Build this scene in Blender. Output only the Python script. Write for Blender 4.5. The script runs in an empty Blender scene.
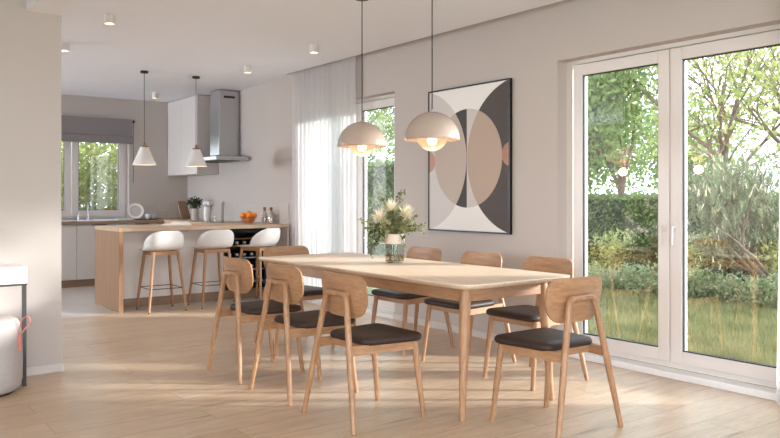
import bpy, bmesh, math, random
from mathutils import Vector, Matrix
random.seed(7)
PI = math.pi
scene = bpy.context.scene
col = scene.collection

# ------------------------------------------------------------------ materials
def s2l(c):
    return tuple((x/12.92 if x <= .04045 else ((x+.055)/1.055)**2.4) for x in c)
def rgb(r, g, b):
    return s2l((r/255, g/255, b/255)) + (1,)
class NT:
    def __init__(self, name):
        self.m = bpy.data.materials.new(name); self.m.use_nodes = True
        self.t = self.m.node_tree; self.t.nodes.clear()
        self.out = self.t.nodes.new('ShaderNodeOutputMaterial')
    def n(self, typ, **kw):
        nd = self.t.nodes.new('ShaderNode' + typ)
        for k, v in kw.items():
            if k in nd.bl_rna.properties.keys(): setattr(nd, k, v)
            else: nd.inputs[k].default_value = v
        return nd
    def l(self, a, b): self.t.links.new(a, b)
    def math(self, op, a, b=None, clamp=False):
        nd = self.n('Math', operation=op); nd.use_clamp = clamp
        for i, v in enumerate((a, b)):
            if v is None: continue
            if isinstance(v, (int, float)): nd.inputs[i].default_value = v
            else: self.l(v, nd.inputs[i])
        return nd.outputs[0]
    def mix(self, fac, a, b, blend='MIX'):
        nd = self.n('Mix', data_type='RGBA', blend_type=blend)
        for i, v in ((0, fac), (6, a), (7, b)):
            if isinstance(v, (int, float)) or isinstance(v, tuple): nd.inputs[i].default_value = v
            else: self.l(v, nd.inputs[i])
        return nd.outputs[2]
    def coords(self, scale=(1,1,1), kind='Object', loc=(0,0,0), rot=(0,0,0)):
        tc = self.n('TexCoord'); mp = self.n('Mapping')
        mp.inputs['Scale'].default_value = scale; mp.inputs['Location'].default_value = loc; mp.inputs['Rotation'].default_value = rot
        self.l(tc.outputs[kind], mp.inputs['Vector']); return mp.outputs[0]
    def noise(self, vec, scale, detail=3, rough=.5):
        nd = self.n('TexNoise'); nd.inputs['Scale'].default_value = scale
        nd.inputs['Detail'].default_value = detail; nd.inputs['Roughness'].default_value = rough
        self.l(vec, nd.inputs['Vector']); return nd.outputs['Fac']
    def ramp(self, fac, stops):
        nd = self.n('ValToRGB'); cr = nd.color_ramp
        while len(cr.elements) > 1: cr.elements.remove(cr.elements[-1])
        cr.elements[0].position, cr.elements[0].color = stops[0]
        for p, c in stops[1:]:
            e = cr.elements.new(p); e.color = c
        self.l(fac, nd.inputs[0]); return nd.outputs[0]
    def bsdf(self, color=None, rough=.5, metal=0, bump=None, bstr=.1, bdist=.002, **kw):
        b = self.n('BsdfPrincipled'); b.inputs['Roughness'].default_value = rough; b.inputs['Metallic'].default_value = metal
        if isinstance(color, tuple): b.inputs['Base Color'].default_value = color
        elif color is not None: self.l(color, b.inputs['Base Color'])
        for k, v in kw.items(): b.inputs[k.replace('_', ' ')].default_value = v
        if bump is not None:
            bn = self.n('Bump'); bn.inputs['Strength'].default_value = bstr; bn.inputs['Distance'].default_value = bdist
            self.l(bump, bn.inputs['Height']); self.l(bn.outputs[0], b.inputs['Normal'])
        self.l(b.outputs[0], self.out.inputs[0]); return b

def plain(name, c, rough=.5, metal=0, var=.03, scale=8, bstr=.05, **kw):
    t = NT(name); v = t.coords()
    f = t.noise(v, scale, 4)
    lo = tuple(max(0, x*(1-var)) for x in c[:3]) + (1,); hi = tuple(min(1, x*(1+var)) for x in c[:3]) + (1,)
    t.bsdf(t.mix(f, lo, hi), rough, metal, bump=t.noise(v, scale*12, 3), bstr=bstr, **kw)
    return t.m
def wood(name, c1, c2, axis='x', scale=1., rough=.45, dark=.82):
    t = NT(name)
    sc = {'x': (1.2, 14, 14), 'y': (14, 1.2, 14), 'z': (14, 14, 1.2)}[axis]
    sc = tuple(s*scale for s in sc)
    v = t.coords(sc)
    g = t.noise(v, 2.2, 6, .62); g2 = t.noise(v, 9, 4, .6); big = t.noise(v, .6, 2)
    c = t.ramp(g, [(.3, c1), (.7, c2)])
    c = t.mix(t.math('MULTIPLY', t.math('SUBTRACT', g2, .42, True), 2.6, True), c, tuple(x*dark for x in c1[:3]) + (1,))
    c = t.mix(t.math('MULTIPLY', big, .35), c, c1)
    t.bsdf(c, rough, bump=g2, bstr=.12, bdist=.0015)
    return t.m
def emis(name, c, s):
    t = NT(name); e = t.n('Emission'); e.inputs[0].default_value = c; e.inputs[1].default_value = s
    t.l(e.outputs[0], t.out.inputs[0]); return t.m
def glass(name, tint=(1,1,1,1), ior=1.45, boost=1.):
    t = NT(name); tr = t.n('BsdfTransparent'); tr.inputs[0].default_value = tint
    gl = t.n('BsdfGlossy'); gl.inputs['Roughness'].default_value = 0.0
    ge = t.n('NewGeometry'); dp = t.n('VectorMath', operation='DOT_PRODUCT'); t.l(ge.outputs['Normal'], dp.inputs[0]); t.l(ge.outputs['Incoming'], dp.inputs[1])
    c = t.math('SUBTRACT', 1., t.math('ABSOLUTE', dp.outputs['Value']), True)
    f = t.math('ADD', t.math('MULTIPLY', t.math('POWER', c, 5.), .96), .04)      # Schlick, the same from both sides
    mx = t.n('MixShader'); t.l(t.math('MULTIPLY', f, boost, True), mx.inputs[0])
    t.l(tr.outputs[0], mx.inputs[1]); t.l(gl.outputs[0], mx.inputs[2]); t.l(mx.outputs[0], t.out.inputs[0]); return t.m
def leafm(name, c, c2, trans=.45):
    t = NT(name); v = t.coords(kind='Object'); f = t.noise(v, 2.5 if 'euc' not in name else 14, 3)
    cc = t.ramp(f, [(.35, c), (.65, c2)])
    d = t.n('BsdfDiffuse'); tl = t.n('BsdfTranslucent'); t.l(cc, d.inputs[0]); t.l(cc, tl.inputs[0])
    mx = t.n('MixShader'); mx.inputs[0].default_value = trans
    t.l(d.outputs[0], mx.inputs[1]); t.l(tl.outputs[0], mx.inputs[2]); t.l(mx.outputs[0], t.out.inputs[0]); return t.m

WALLC = rgb(194, 185, 179)
M = {}
def wallmat(name, c):
    t = NT(name); v = t.coords()
    f = t.noise(v, 1.3, 5, .6)
    t.bsdf(t.mix(f, tuple(x*.96 for x in c[:3])+(1,), c), .9, bump=t.noise(v, 60, 4), bstr=.04)
    return t.m
M['wall'] = wallmat('wall_paint', WALLC)
M['ceil'] = wallmat('ceiling_paint', rgb(245, 246, 252))
M['base'] = plain('baseboard_white', rgb(205, 197, 191), .5)
M['white_frame'] = plain('white_window_plastic', rgb(224, 217, 213), .35, var=.01)
M['sill'] = plain('white_sill', rgb(238, 236, 236), .4, var=.01)
M['gasket'] = plain('dark_gasket', rgb(50, 50, 55), .6)
M['glass'] = glass('window_glass', (.97,.99,.98,1), 1.5, 4.5)
M['clear'] = glass('clear_glass', (.95,.97,.96,1), 1.5, 1.6)
M['vaseg'] = glass('vase_glass', (.90,.93,.92,1), 1.5, 1.8)
M['oak_x'] = wood('oak_grain_x', rgb(156,114,80), rgb(196,154,117), 'x')
M['oak_y'] = wood('oak_grain_y', rgb(156,114,80), rgb(196,154,117), 'y')
M['oak_z'] = wood('oak_grain_z', rgb(156,114,80), rgb(196,154,117), 'z')
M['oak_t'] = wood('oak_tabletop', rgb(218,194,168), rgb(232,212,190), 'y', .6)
M['oak_c'] = wood('oak_counter', rgb(194,166,138), rgb(210,184,157), 'x', .6)
M['oak_cab'] = wood('oak_toe_kick', rgb(140,112,90), rgb(158,130,106), 'x', .7)
M['leather'] = plain('dark_brown_leather', rgb(56,43,36), .52, var=.08, scale=20, bstr=.12, Specular_IOR_Level=.3)
M['white_shell'] = plain('white_shell', rgb(232,230,229), .45, var=.01)
M['white_cab'] = plain('white_cabinet', rgb(222,215,210), .45, var=.01)
M['grey_cab'] = plain('pale_cabinet', rgb(214,208,204), .4, var=.01)
M['steel'] = plain('brushed_steel', rgb(190,190,192), .32, .85, var=.03)
M['chrome'] = plain('chrome', rgb(200,200,202), .18, 1.)
M['black_metal'] = plain('black_metal', rgb(32,30,30), .45)
M['dark_metal'] = plain('dark_grey_metal', rgb(54,51,50), .5, .2)
M['black'] = plain('matte_black', rgb(18,18,19), .4)
M['blackglass'] = plain('black_glass', rgb(12,12,14), .08)
M['shade'] = plain('cream_lacquer', rgb(182,163,150), .22, var=.01, bstr=0, Coat_Weight=.3)
M['cone'] = plain('white_enamel', rgb(232,228,224), .35, var=.01)
M['brass'] = plain('aged_brass', rgb(140,105,70), .3, .8)
M['cord'] = plain('black_cord', rgb(35,33,33), .7)
M['blind'] = plain('grey_blind_fabric', rgb(140,134,136), .9, scale=60, var=.05)
M['ceramic'] = plain('ceramic_grey', rgb(190,182,176), .5)
M['ceramicw'] = plain('ceramic_white', rgb(235,232,230), .3, var=.01)
M['orange'] = plain('orange_peel', rgb(235,135,30), .45, var=.1, scale=25, bstr=.3)
M['cork'] = plain('cork', rgb(150,110,75), .8)
M['paper'] = plain('paper', rgb(236,230,222), .8, var=.02)
M['kraft'] = plain('white_wrap_paper', rgb(226,210,196), .8, var=.05)
M['bulb'] = emis('bulb_glow', (1, .68, .38, 1), 9)
M['spot'] = emis('downlight_glow', (1, .72, .42, 1), 9)
M['strap'] = plain('pink_leather_strap', rgb(205,125,115), .6)
M['twig'] = plain('grey_brown_bark', rgb(120,100,84), .9, var=.3, scale=14, bstr=.5)
M['stemg'] = plain('green_stem', rgb(96,108,66), .6)
M['leaf_e'] = leafm('eucalyptus_leaf', rgb(78,86,50), rgb(186,188,144), .3)
M['leaf_d'] = leafm('herb_leaf', rgb(52,62,42), rgb(88,98,66), .2)
M['petal'] = leafm('cream_petal', rgb(245,240,222), rgb(255,252,240), .5)
M['tree_g'] = leafm('tree_leaf_green', rgb(108,128,80), rgb(158,174,112), .5)
M['tree_y'] = leafm('tree_leaf_light', rgb(142,154,88), rgb(196,198,132), .55)
M['hedge'] = leafm('hedge_leaf', rgb(96,114,74), rgb(146,160,108), .4)
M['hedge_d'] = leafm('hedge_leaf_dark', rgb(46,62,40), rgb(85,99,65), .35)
M['bamboo'] = leafm('bamboo_leaf', rgb(109,123,65), rgb(166,165,101), .5)
M['pale'] = leafm('pale_groundcover', rgb(128,138,98), rgb(176,182,142), .35)
M['pine'] = leafm('pine_needles', rgb(100,112,84), rgb(152,156,124), .3)
M['cone_b'] = plain('pale_cone_bud', rgb(200,182,150), .8)
M['grass'] = leafm('grass_blade', rgb(100,108,68), rgb(146,142,98), .35)
M['soil'] = plain('lawn_ground', rgb(90,98,60), .95, var=.3, scale=6)
M['rubber'] = plain('dark_foot', rgb(40,36,34), .7)
M['wine'] = plain('dark_bottle_glass', rgb(30,26,22), .15)
M['foil'] = plain('bottle_foil', rgb(170,150,120), .35, .5)
M['foilw'] = plain('bottle_foil_white', rgb(215,212,208), .35)

def fabric(name, c):
    t = NT(name); v = t.coords((1,1,1))
    w = t.n('TexWave', wave_type='BANDS', bands_direction='Z'); w.inputs['Scale'].default_value = 60; w.inputs['Distortion'].default_value = 1.5
    t.l(v, w.inputs['Vector'])
    t.bsdf(t.mix(t.noise(v, 30, 3), tuple(x*.85 for x in c[:3])+(1,), c), .95, bump=w.outputs['Fac'], bstr=.35, bdist=.003)
    return t.m
M['pouf'] = fabric('grey_pouf_fabric', rgb(186,178,174))

# floor : oak planks, long axis X
def plankmat():
    t = NT('oak_plank_floor')
    v = t.coords((1, 1, 1), loc=(.35, .06, 0))
    br = t.n('TexBrick'); t.l(v, br.inputs['Vector'])
    br.offset = .37; br.offset_frequency = 2
    for k, x in (('Scale', 1.), ('Brick Width', 2.1), ('Row Height', .235), ('Mortar Size', .0014), ('Mortar Smooth', .1), ('Bias', 0.)):
        br.inputs[k].default_value = x
    br.inputs['Color1'].default_value = (0, 0, 0, 1); br.inputs['Color2'].default_value = (1, 1, 1, 1); br.inputs['Mortar'].default_value = (.5, .5, .5, 1)
    pv = br.outputs['Color']
    cmb = t.n('CombineXYZ'); sp = t.n('SeparateXYZ'); t.l(v, sp.inputs[0])
    off = t.math('MULTIPLY', pv, 37.)
    t.l(t.math('ADD', t.math('MULTIPLY', sp.outputs[0], .9), off), cmb.inputs[0])
    t.l(t.math('ADD', t.math('MULTIPLY', sp.outputs[1], 8.), off), cmb.inputs[1])
    g = t.noise(cmb.outputs[0], 1.5, 7, .62); g2 = t.noise(cmb.outputs[0], 9, 5, .6)
    c = t.ramp(g, [(.25, rgb(176,144,112)), (.5, rgb(202,174,144)), (.75, rgb(218,193,166))])
    c = t.mix(t.math('MULTIPLY', t.math('SUBTRACT', g2, .46, True), 2.4, True), c, rgb(150,120,92))
    c = t.mix(.25, c, t.mix(pv, rgb(176,150,124), rgb(220,202,180)))
    kn = t.n('TexVoronoi'); kn.inputs['Scale'].default_value = 1.; t.l(cmb.outputs[0], kn.inputs['Vector'])
    kf = t.math('MULTIPLY', t.math('SUBTRACT', .17, kn.outputs['Distance'], True), 7., True)
    c = t.mix(t.math('MULTIPLY', kf, .8), c, rgb(112,84,62))
    c = t.mix(t.math('MULTIPLY', br.outputs['Fac'], .95), c, rgb(110,82,58))
    r = t.bsdf(c, .36, bump=t.math('SUBTRACT', g2, t.math('MULTIPLY', br.outputs['Fac'], 1.5)), bstr=.08, bdist=.002)
    rr = t.math('ADD', t.math('MULTIPLY', g, .22), .22); t.l(rr, r.inputs['Roughness'])
    return t.m
M['floor'] = plankmat()
def tilemat():
    t = NT('grey_floor_tile'); v = t.coords()
    br = t.n('TexBrick'); br.offset = 0; t.l(v, br.inputs['Vector'])
    for k, x in (('Scale', 1.), ('Brick Width', .8), ('Row Height', .8), ('Mortar Size', .003)): br.inputs[k].default_value = x
    c = t.mix(t.noise(v, 3, 5), rgb(184,174,166), rgb(204,196,188))
    c = t.mix(t.math('MULTIPLY', br.outputs['Fac'], .5), c, rgb(150,142,135))
    t.bsdf(c, .28, bump=t.noise(v, 20, 3), bstr=.02); return t.m
M['tile'] = tilemat()
def terrazzo():
    t = NT('terrazzo_splashback'); v = t.coords()
    vo = t.n('TexVoronoi'); vo.inputs['Scale'].default_value = 60; t.l(v, vo.inputs['Vector'])
    n = t.noise(v, 6, 3)
    f = t.math('MULTIPLY', t.math('SUBTRACT', t.math('MULTIPLY', n, .5), vo.outputs['Distance'], True), 12., True)
    t.bsdf(t.mix(f, rgb(192,183,176), rgb(150,136,124)), .6); return t.m
M['terrazzo'] = terrazzo()
def flutemat():
    t = NT('ribbed_oak_panel'); v = t.coords((1,1,1))
    w = t.n('TexWave', wave_type='BANDS', bands_direction='Y', wave_profile='SAW'); w.inputs['Scale'].default_value = 3.6
    w.inputs['Distortion'].default_value = .0; t.l(v, w.inputs['Vector'])
    g = t.noise(t.coords((10, 18, 1)), 2.5, 6, .6)
    c = t.ramp(g, [(.3, rgb(136,104,76)), (.7, rgb(160,127,97))])
    c = t.mix(t.math('MULTIPLY', t.math('GREATER_THAN', w.outputs['Fac'], .93), .35), c, rgb(106,82,62))
    t.bsdf(c, .5, bump=w.outputs['Fac'], bstr=.1); return t.m
M['flute'] = flutemat()
def sheer(name, c, fac):
    t = NT(name); v = t.coords((1,1,1))
    tr = t.n('BsdfTransparent'); tl = t.n('BsdfTranslucent'); d = t.n('BsdfDiffuse')
    tl.inputs[0].default_value = c; d.inputs[0].default_value = c
    m1 = t.n('MixShader'); m1.inputs[0].default_value = .5; t.l(d.outputs[0], m1.inputs[1]); t.l(tl.outputs[0], m1.inputs[2])
    m2 = t.n('MixShader'); m2.inputs[0].default_value = fac; t.l(tr.outputs[0], m2.inputs[1]); t.l(m1.outputs[0], m2.inputs[2])
    t.l(m2.outputs[0], t.out.inputs[0]); return t.m
M['sheer'] = sheer('sheer_white_voile', rgb(230,227,227), .9)
def bowlm():
    t = NT('bowl_glass'); gl = t.n('BsdfGlossy'); gl.inputs['Roughness'].default_value = .05
    tr = t.n('BsdfTransparent'); tr.inputs[0].default_value = (.93,.9,.88,1); mx = t.n('MixShader'); mx.inputs[0].default_value = .14
    t.l(tr.outputs[0], mx.inputs[1]); t.l(gl.outputs[0], mx.inputs[2]); t.l(mx.outputs[0], t.out.inputs[0]); return t.m
M['bowl'] = bowlm()
def lowerbowl():
    t = NT('frosted_lamp_bowl'); tl = t.n('BsdfTranslucent'); tl.inputs[0].default_value = (1,.9,.8,1)
    d = t.n('BsdfPrincipled'); d.inputs['Base Color'].default_value = rgb(225,205,188); d.inputs['Roughness'].default_value = .25
    tr = t.n('BsdfTransparent'); tr.inputs[0].default_value = (1,.93,.85,1)
    mx = t.n('MixShader'); mx.inputs[0].default_value = .45; t.l(d.outputs[0], mx.inputs[1]); t.l(tl.outputs[0], mx.inputs[2])
    m2 = t.n('MixShader'); m2.inputs[0].default_value = .45; t.l(mx.outputs[0], m2.inputs[1]); t.l(tr.outputs[0], m2.inputs[2])
    t.l(m2.outputs[0], t.out.inputs[0]); return t.m
M['lowerbowl'] = lowerbowl()
def artmat():
    # object coords of the canvas: x across (left to right as seen from the room), z up, metres from the centre
    t = NT('abstract_print'); tc = t.n('TexCoord'); sp = t.n('SeparateXYZ'); t.l(tc.outputs['Object'], sp.inputs[0])
    x = sp.outputs[0]; z = sp.outputs[2]
    def disc(cx, cz, r):
        dx = t.math('SUBTRACT', x, cx); dz = t.math('SUBTRACT', z, cz)
        d = t.math('ADD', t.math('MULTIPLY', dx, dx), t.math('MULTIPLY', dz, dz))
        return t.math('LESS_THAN', d, r*r)
    L = disc(-.661, 0, .657); R = disc(.661, 0, .657); C = disc(0, .005, .437)
    tl = disc(-.53, -.01, .1); trr = disc(.53, .02, .1)
    right = t.math('GREATER_THAN', x, 0.)
    inv = lambda a: t.math('SUBTRACT', 1., a)
    A = lambda a, b: t.math('MULTIPLY', a, b)
    c = rgb(236,233,230)
    c = t.mix(L, c, rgb(208,201,198)); c = t.mix(R, c, rgb(72,63,59))
    c = t.mix(A(C, right), c, rgb(204,196,190)); c = t.mix(A(C, inv(right)), c, rgb(60,53,50))
    c = t.mix(A(C, L), c, rgb(188,172,160)); c = t.mix(A(C, R), c, rgb(180,158,142))
    c = t.mix(A(tl, inv(C)), c, rgb(188,144,124)); c = t.mix(A(trr, inv(C)), c, rgb(170,124,104))
    t.bsdf(c, .6); return t.m
M['art'] = artmat()

# ------------------------------------------------------------------ object helpers
def meta(o, label=None, cat=None, group=None, kind=None):
    if label: o['label'] = label
    if cat: o['category'] = cat
    if group: o['group'] = group
    if kind: o['kind'] = kind
    return o
def obj(name, bm, mat, parent=None, smooth=False, loc=None, rot=None):
    me = bpy.data.meshes.new(name); bmesh.ops.recalc_face_normals(bm, faces=bm.faces[:]); bm.to_mesh(me); bm.free()
    for m in (mat if isinstance(mat, list) else [mat]): me.materials.append(M[m] if isinstance(m, str) else m)
    if smooth:
        for p in me.polygons: p.use_smooth = True
        if smooth != 'all':
            try: me.set_sharp_from_angle(angle=math.radians(38))
            except Exception: pass
    o = bpy.data.objects.new(name, me); col.objects.link(o)
    if parent: o.parent = parent
    if loc: o.location = loc
    if rot: o.rotation_euler = rot
    return o
def rawmesh(name, verts, faces, mat, parent=None, smooth=False):
    me = bpy.data.meshes.new(name); me.from_pydata(verts, [], faces); me.update()
    me.materials.append(M[mat])
    if smooth:
        for p in me.polygons: p.use_smooth = True
    o = bpy.data.objects.new(name, me); col.objects.link(o)
    if parent: o.parent = parent
    return o
def thing(name, label, cat, loc=(0,0,0), rz=0, group=None):
    o = bpy.data.objects.new(name, None); col.objects.link(o); o.empty_display_size = .1
    o.location = loc; o.rotation_euler = (0, 0, rz); return meta(o, label, cat, group)
def dup(o, parent=None, **kw):
    c = o.copy(); col.objects.link(c)
    if parent is not None: c.parent = parent
    for ch in list(o.children): dup(ch, c)
    return c
def bx(bm, x0, x1, y0, y1, z0, z1, bev=0, seg=2):
    vs = [bm.verts.new((x, y, z)) for x in (x0, x1) for y in (y0, y1) for z in (z0, z1)]
    fs = [(0,1,3,2),(4,6,7,5),(0,4,5,1),(2,3,7,6),(0,2,6,4),(1,5,7,3)]
    fl = [bm.faces.new([vs[i] for i in f]) for f in fs]
    if bev:
        es = {e for f in fl for e in f.edges}
        bmesh.ops.bevel(bm, geom=list(es), offset=bev, segments=seg, affect='EDGES', profile=.5)
    return bm
def box(x0, x1, y0, y1, z0, z1, bev=0, seg=2):
    return bx(bmesh.new(), x0, x1, y0, y1, z0, z1, bev, seg)
def tube(bm, pts, radii, seg=12, caps=True):
    pts = [Vector(p) for p in pts]
    if isinstance(radii, (int, float)): radii = [radii]*len(pts)
    rings = []; up = None
    for i, p in enumerate(pts):
        d = (pts[min(i+1, len(pts)-1)] - pts[max(i-1, 0)]).normalized()
        if up is None:
            a = Vector((0,0,1)) if abs(d.z) < .9 else Vector((1,0,0))
            u = d.cross(a).normalized()
        else:
            u = (up - d*up.dot(d)).normalized()
        up = u; w = d.cross(u)
        rings.append([bm.verts.new(p + (u*math.cos(2*PI*k/seg) + w*math.sin(2*PI*k/seg))*radii[i]) for k in range(seg)])
    for a, b in zip(rings, rings[1:]):
        for k in range(seg):
            bm.faces.new((a[k], a[(k+1) % seg], b[(k+1) % seg], b[k]))
    if caps: bm.faces.new(rings[0][::-1]); bm.faces.new(rings[-1])
    return bm
def lathe(bm, prof, seg=32, c=(0,0,0), closed=False):
    rings = []
    for r, z in prof:
        if r < 1e-5: rings.append([bm.verts.new((c[0], c[1], c[2]+z))])
        else: rings.append([bm.verts.new((c[0]+r*math.cos(2*PI*k/seg), c[1]+r*math.sin(2*PI*k/seg), c[2]+z)) for k in range(seg)])
    pairs = list(zip(rings, rings[1:])) + ([(rings[-1], rings[0])] if closed else [])
    for a, b in pairs:
        for k in range(seg):
            k2 = (k+1) % seg
            if len(a) == 1 and len(b) == 1: continue
            if len(a) == 1: bm.faces.new((a[0], b[k2], b[k]))
            elif len(b) == 1: bm.faces.new((a[k], a[k2], b[0]))
            else: bm.faces.new((a[k], a[k2], b[k2], b[k]))
    return bm
def rounded(pts, rad, seg=6):
    n = len(pts); out = []
    if isinstance(rad, (int, float)): rad = [rad]*n
    for i in range(n):
        p = Vector(pts[i]); a = Vector(pts[i-1]); b = Vector(pts[(i+1) % n])
        da = (a-p).normalized(); db = (b-p).normalized(); ang = da.angle(db)
        t = rad[i]/math.tan(ang/2); p0 = p+da*t; p1 = p+db*t
        for k in range(seg+1):
            s = k/seg
            out.append(tuple(p0*(1-s)**2 + p*2*s*(1-s)*.85/.85 + p1*s*s) if False else tuple(((1-s)**2)*p0 + 2*s*(1-s)*p + (s*s)*p1))
    return out
def slab(bm, outline, rings, center=None):
    """stack of inset copies of a 2D outline; rings = [(inset, z), ...] bottom to top"""
    n = len(outline); cx = sum(p[0] for p in outline)/n; cy = sum(p[1] for p in outline)/n
    nor = []
    for i in range(n):
        a = outline[i-1]; b = outline[(i+1) % n]
        d = Vector((b[0]-a[0], b[1]-a[1])).normalized(); nn = Vector((-d.y, d.x))
        if nn.dot(Vector((cx-outline[i][0], cy-outline[i][1]))) < 0: nn = -nn
        nor.append(nn)
    R = []
    for ins, z in rings:
        R.append([bm.verts.new((outline[i][0]+nor[i].x*ins, outline[i][1]+nor[i].y*ins, z)) for i in range(n)])
    for a, b in zip(R, R[1:]):
        for k in range(n): bm.faces.new((a[k], a[(k+1) % n], b[(k+1) % n], b[k]))
    bm.faces.new(R[0][::-1]); bm.faces.new(R[-1])
    return bm

# ------------------------------------------------------------------ SETTING
XL, XW, YN, YB = -3.2, 4.6, -1.8, 11.42
CH = 2.69
def struct(name, bm, mat, parent=None, **kw):
    o = obj(name, bm, mat, parent, **kw)
    if parent is None: o['kind'] = 'structure'
    return o
TY = 8.13
struct('floor', box(XL, XW+.1, YN, TY, -.12, 0), 'floor')
struct('floor_tile', box(XL, XW+.1, TY, YB+.1, -.12, 0), 'tile')
# ceiling: main slab with a curtain slot along the right wall
bm = bmesh.new()
bx(bm, XL-.2, 4.43, YN-.2, YB+.3, CH, CH+.25)
bx(bm, 4.43, XW+.3, 8.0, YB+.3, CH, CH+.25)
bx(bm, 4.43, XW+.3, YN-.2, 8.0, CH+.10, CH+.25)
struct('ceiling', bm, 'ceil')
struct('ceiling_beam', box(1.125, 1.352, YN, 5.65, 2.5, CH), 'ceil')
# right wall with three openings: big terrace doors, narrow french window
T = .34
D0, D1, DT = 1.70, 3.955, 2.288
W0, W1 = 6.055, 7.84
bm = bmesh.new()
bx(bm, XW, XW+T, YN, D0, 0, CH+.1)
bx(bm, XW, XW+T, D0, D1, DT, CH+.1)
bx(bm, XW, XW+T, D1, W0, 0, CH+.1)
bx(bm, XW, XW+T, W0, W1, DT, CH+.1)
bx(bm, XW, XW+T, W1, YB+.3, 0, CH+.1)
struct('wall_right', bm, 'wall')
# back wall with kitchen window
KX0, KX1, KZ0, KZ1 = 2.02, 3.69, .925, 2.25
bm = bmesh.new()
bx(bm, XL-.2, KX0, YB, YB+.3, 0, CH)
bx(bm, KX1, XW, YB, YB+.3, 0, CH)
bx(bm, KX0, KX1, YB, YB+.3, 0, KZ0)
bx(bm, KX0, KX1, YB, YB+.3, KZ1, CH)
struct('wall_back', bm, 'wall')
# left and near walls with assumed window openings (outside the view)
bm = bmesh.new()
LW = [(-.9, 2.6, .1, 2.3), (10.3, 11.35, .95, 2.3)]
bx(bm, XL-.2, XL, YN-.2, LW[0][0], 0, CH); bx(bm, XL-.2, XL, LW[0][1], LW[1][0], 0, CH); bx(bm, XL-.2, XL, LW[1][1], YB+.3, 0, CH)
for a, b, c, d in LW:
    if c > 0: bx(bm, XL-.2, XL, a, b, 0, c)
    bx(bm, XL-.2, XL, a, b, d, CH)
struct('wall_left', bm, 'wall')
bm = bmesh.new()
NX0, NX1 = -1.8, 3.4
bx(bm, XL, NX0, YN-.2, YN, 0, CH); bx(bm, NX1, XW+T, YN-.2, YN, 0, CH); bx(bm, NX0, NX1, YN-.2, YN, 2.35, CH); bx(bm, NX0, NX1, YN-.2, YN, 0, .1)
struct('wall_near', bm, 'wall')
struct('wall_partition', box(XL, 1.352, 5.65, 5.87, 0, CH), 'wall')
struct('baseboard_partition', box(XL, 1.366, 5.636, 5.884, 0, .062, .003), 'base')
bm = bmesh.new(); bx(bm, XW-.012, XW, D1, W0, 0, .06, .003); struct('baseboard_right', bm, 'base')

def sash(root, axis, u0, u1, z0, z1, depth, fr=.085, th=.07, gl='window_pane', inner=.012):
    """a glazed sash: axis 'x' = lies in a plane of constant X (u is Y), 'y' = plane of constant Y (u is X)"""
    def b(bm, a0, a1, c0, c1, d0, d1, bev=0):
        if axis == 'x': bx(bm, d0, d1, a0, a1, c0, c1, bev)
        else: bx(bm, a0, a1, d0, d1, c0, c1, bev)
    s = 1
    d0, d1 = depth, depth+th
    bm = bmesh.new()
    b(bm, u0, u0+fr, z0, z1, d0, d1, .004); b(bm, u1-fr, u1, z0, z1, d0, d1, .004)
    b(bm, u0+fr, u1-fr, z0, z0+fr, d0, d1, .004); b(bm, u0+fr, u1-fr, z1-fr, z1, d0, d1, .004)
    so = obj('sash', bm, 'white_frame', root)
    g = .008
    bm = bmesh.new(); e0, e1 = d0+.012, d0+.03
    b(bm, u0+fr, u0+fr+g, z0+fr, z1-fr, e0, e1); b(bm, u1-fr-g, u1-fr, z0+fr, z1-fr, e0, e1)
    b(bm, u0+fr+g, u1-fr-g, z0+fr, z0+fr+g, e0, e1); b(bm, u0+fr+g, u1-fr-g, z1-fr-g, z1-fr, e0, e1)
    obj('gasket', bm, 'gasket', so)
    bm = bmesh.new(); m = (d0+.033)
    if axis == 'x': vs = [(m, u0+fr, z0+fr), (m, u1-fr, z0+fr), (m, u1-fr, z1-fr), (m, u0+fr, z1-fr)]
    else: vs = [(u0+fr, m, z0+fr), (u1-fr, m, z0+fr), (u1-fr, m, z1-fr), (u0+fr, m, z1-fr)]
    bm.faces.new([bm.verts.new(v) for v in vs])
    obj(gl, bm, 'glass', so)
    return so
def handle(parent, axis, u, z, depth, flip=1):
    bm = bmesh.new()
    def P(a, d, zz): return (depth-d, a, zz) if axis == 'x' else (a, depth-d, zz)
    if axis == 'x': bx(bm, depth-.01, depth, u-.014, u+.014, z-.035, z+.035, .003)
    else: bx(bm, u-.014, u+.014, depth-.01, depth, z-.035, z+.035, .003)
    tube(bm, [P(u, .008, z), P(u, .045, z), P(u, .05, z-.01), P(u, .05, z-.12)], [.009, .009, .009, .008], 8)
    return obj('handle', bm, 'white_frame', parent, smooth=True)

# terrace doors
r = thing('door_1', None, None); r['kind'] = 'structure'
del_keys = [k for k in ('label', 'category') if k in r]
FX = 4.69
fo = bmesh.new()
bx(fo, FX+.02, FX+.1, D1-.055, D1, .045, DT); bx(fo, FX+.02, FX+.1, D0, D0+.055, .045, DT)
bx(fo, FX+.02, FX+.1, D0+.055, D1-.055, DT-.03, DT); bx(fo, FX+.02, FX+.1, D0+.055, D1-.055, .045, .1)
obj('frame', fo, 'white_frame', r)
s1 = sash(r, 'x', 3.042, 3.873, .085, 2.248, FX)
s2 = sash(r, 'x', D0+.03, 3.028, .085, 2.248, FX)
handle(s1, 'x', 3.075, 1.02, FX); handle(s2, 'x', 2.985, 1.02, FX)
struct('window_sill_1', box(4.585, FX+.02, D0, D1, 0, .042, .003), 'sill')
struct('trim_door_gap', box(FX+.015, FX+.05, 3.02, 3.05, .085, 2.248), 'white_frame')
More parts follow.
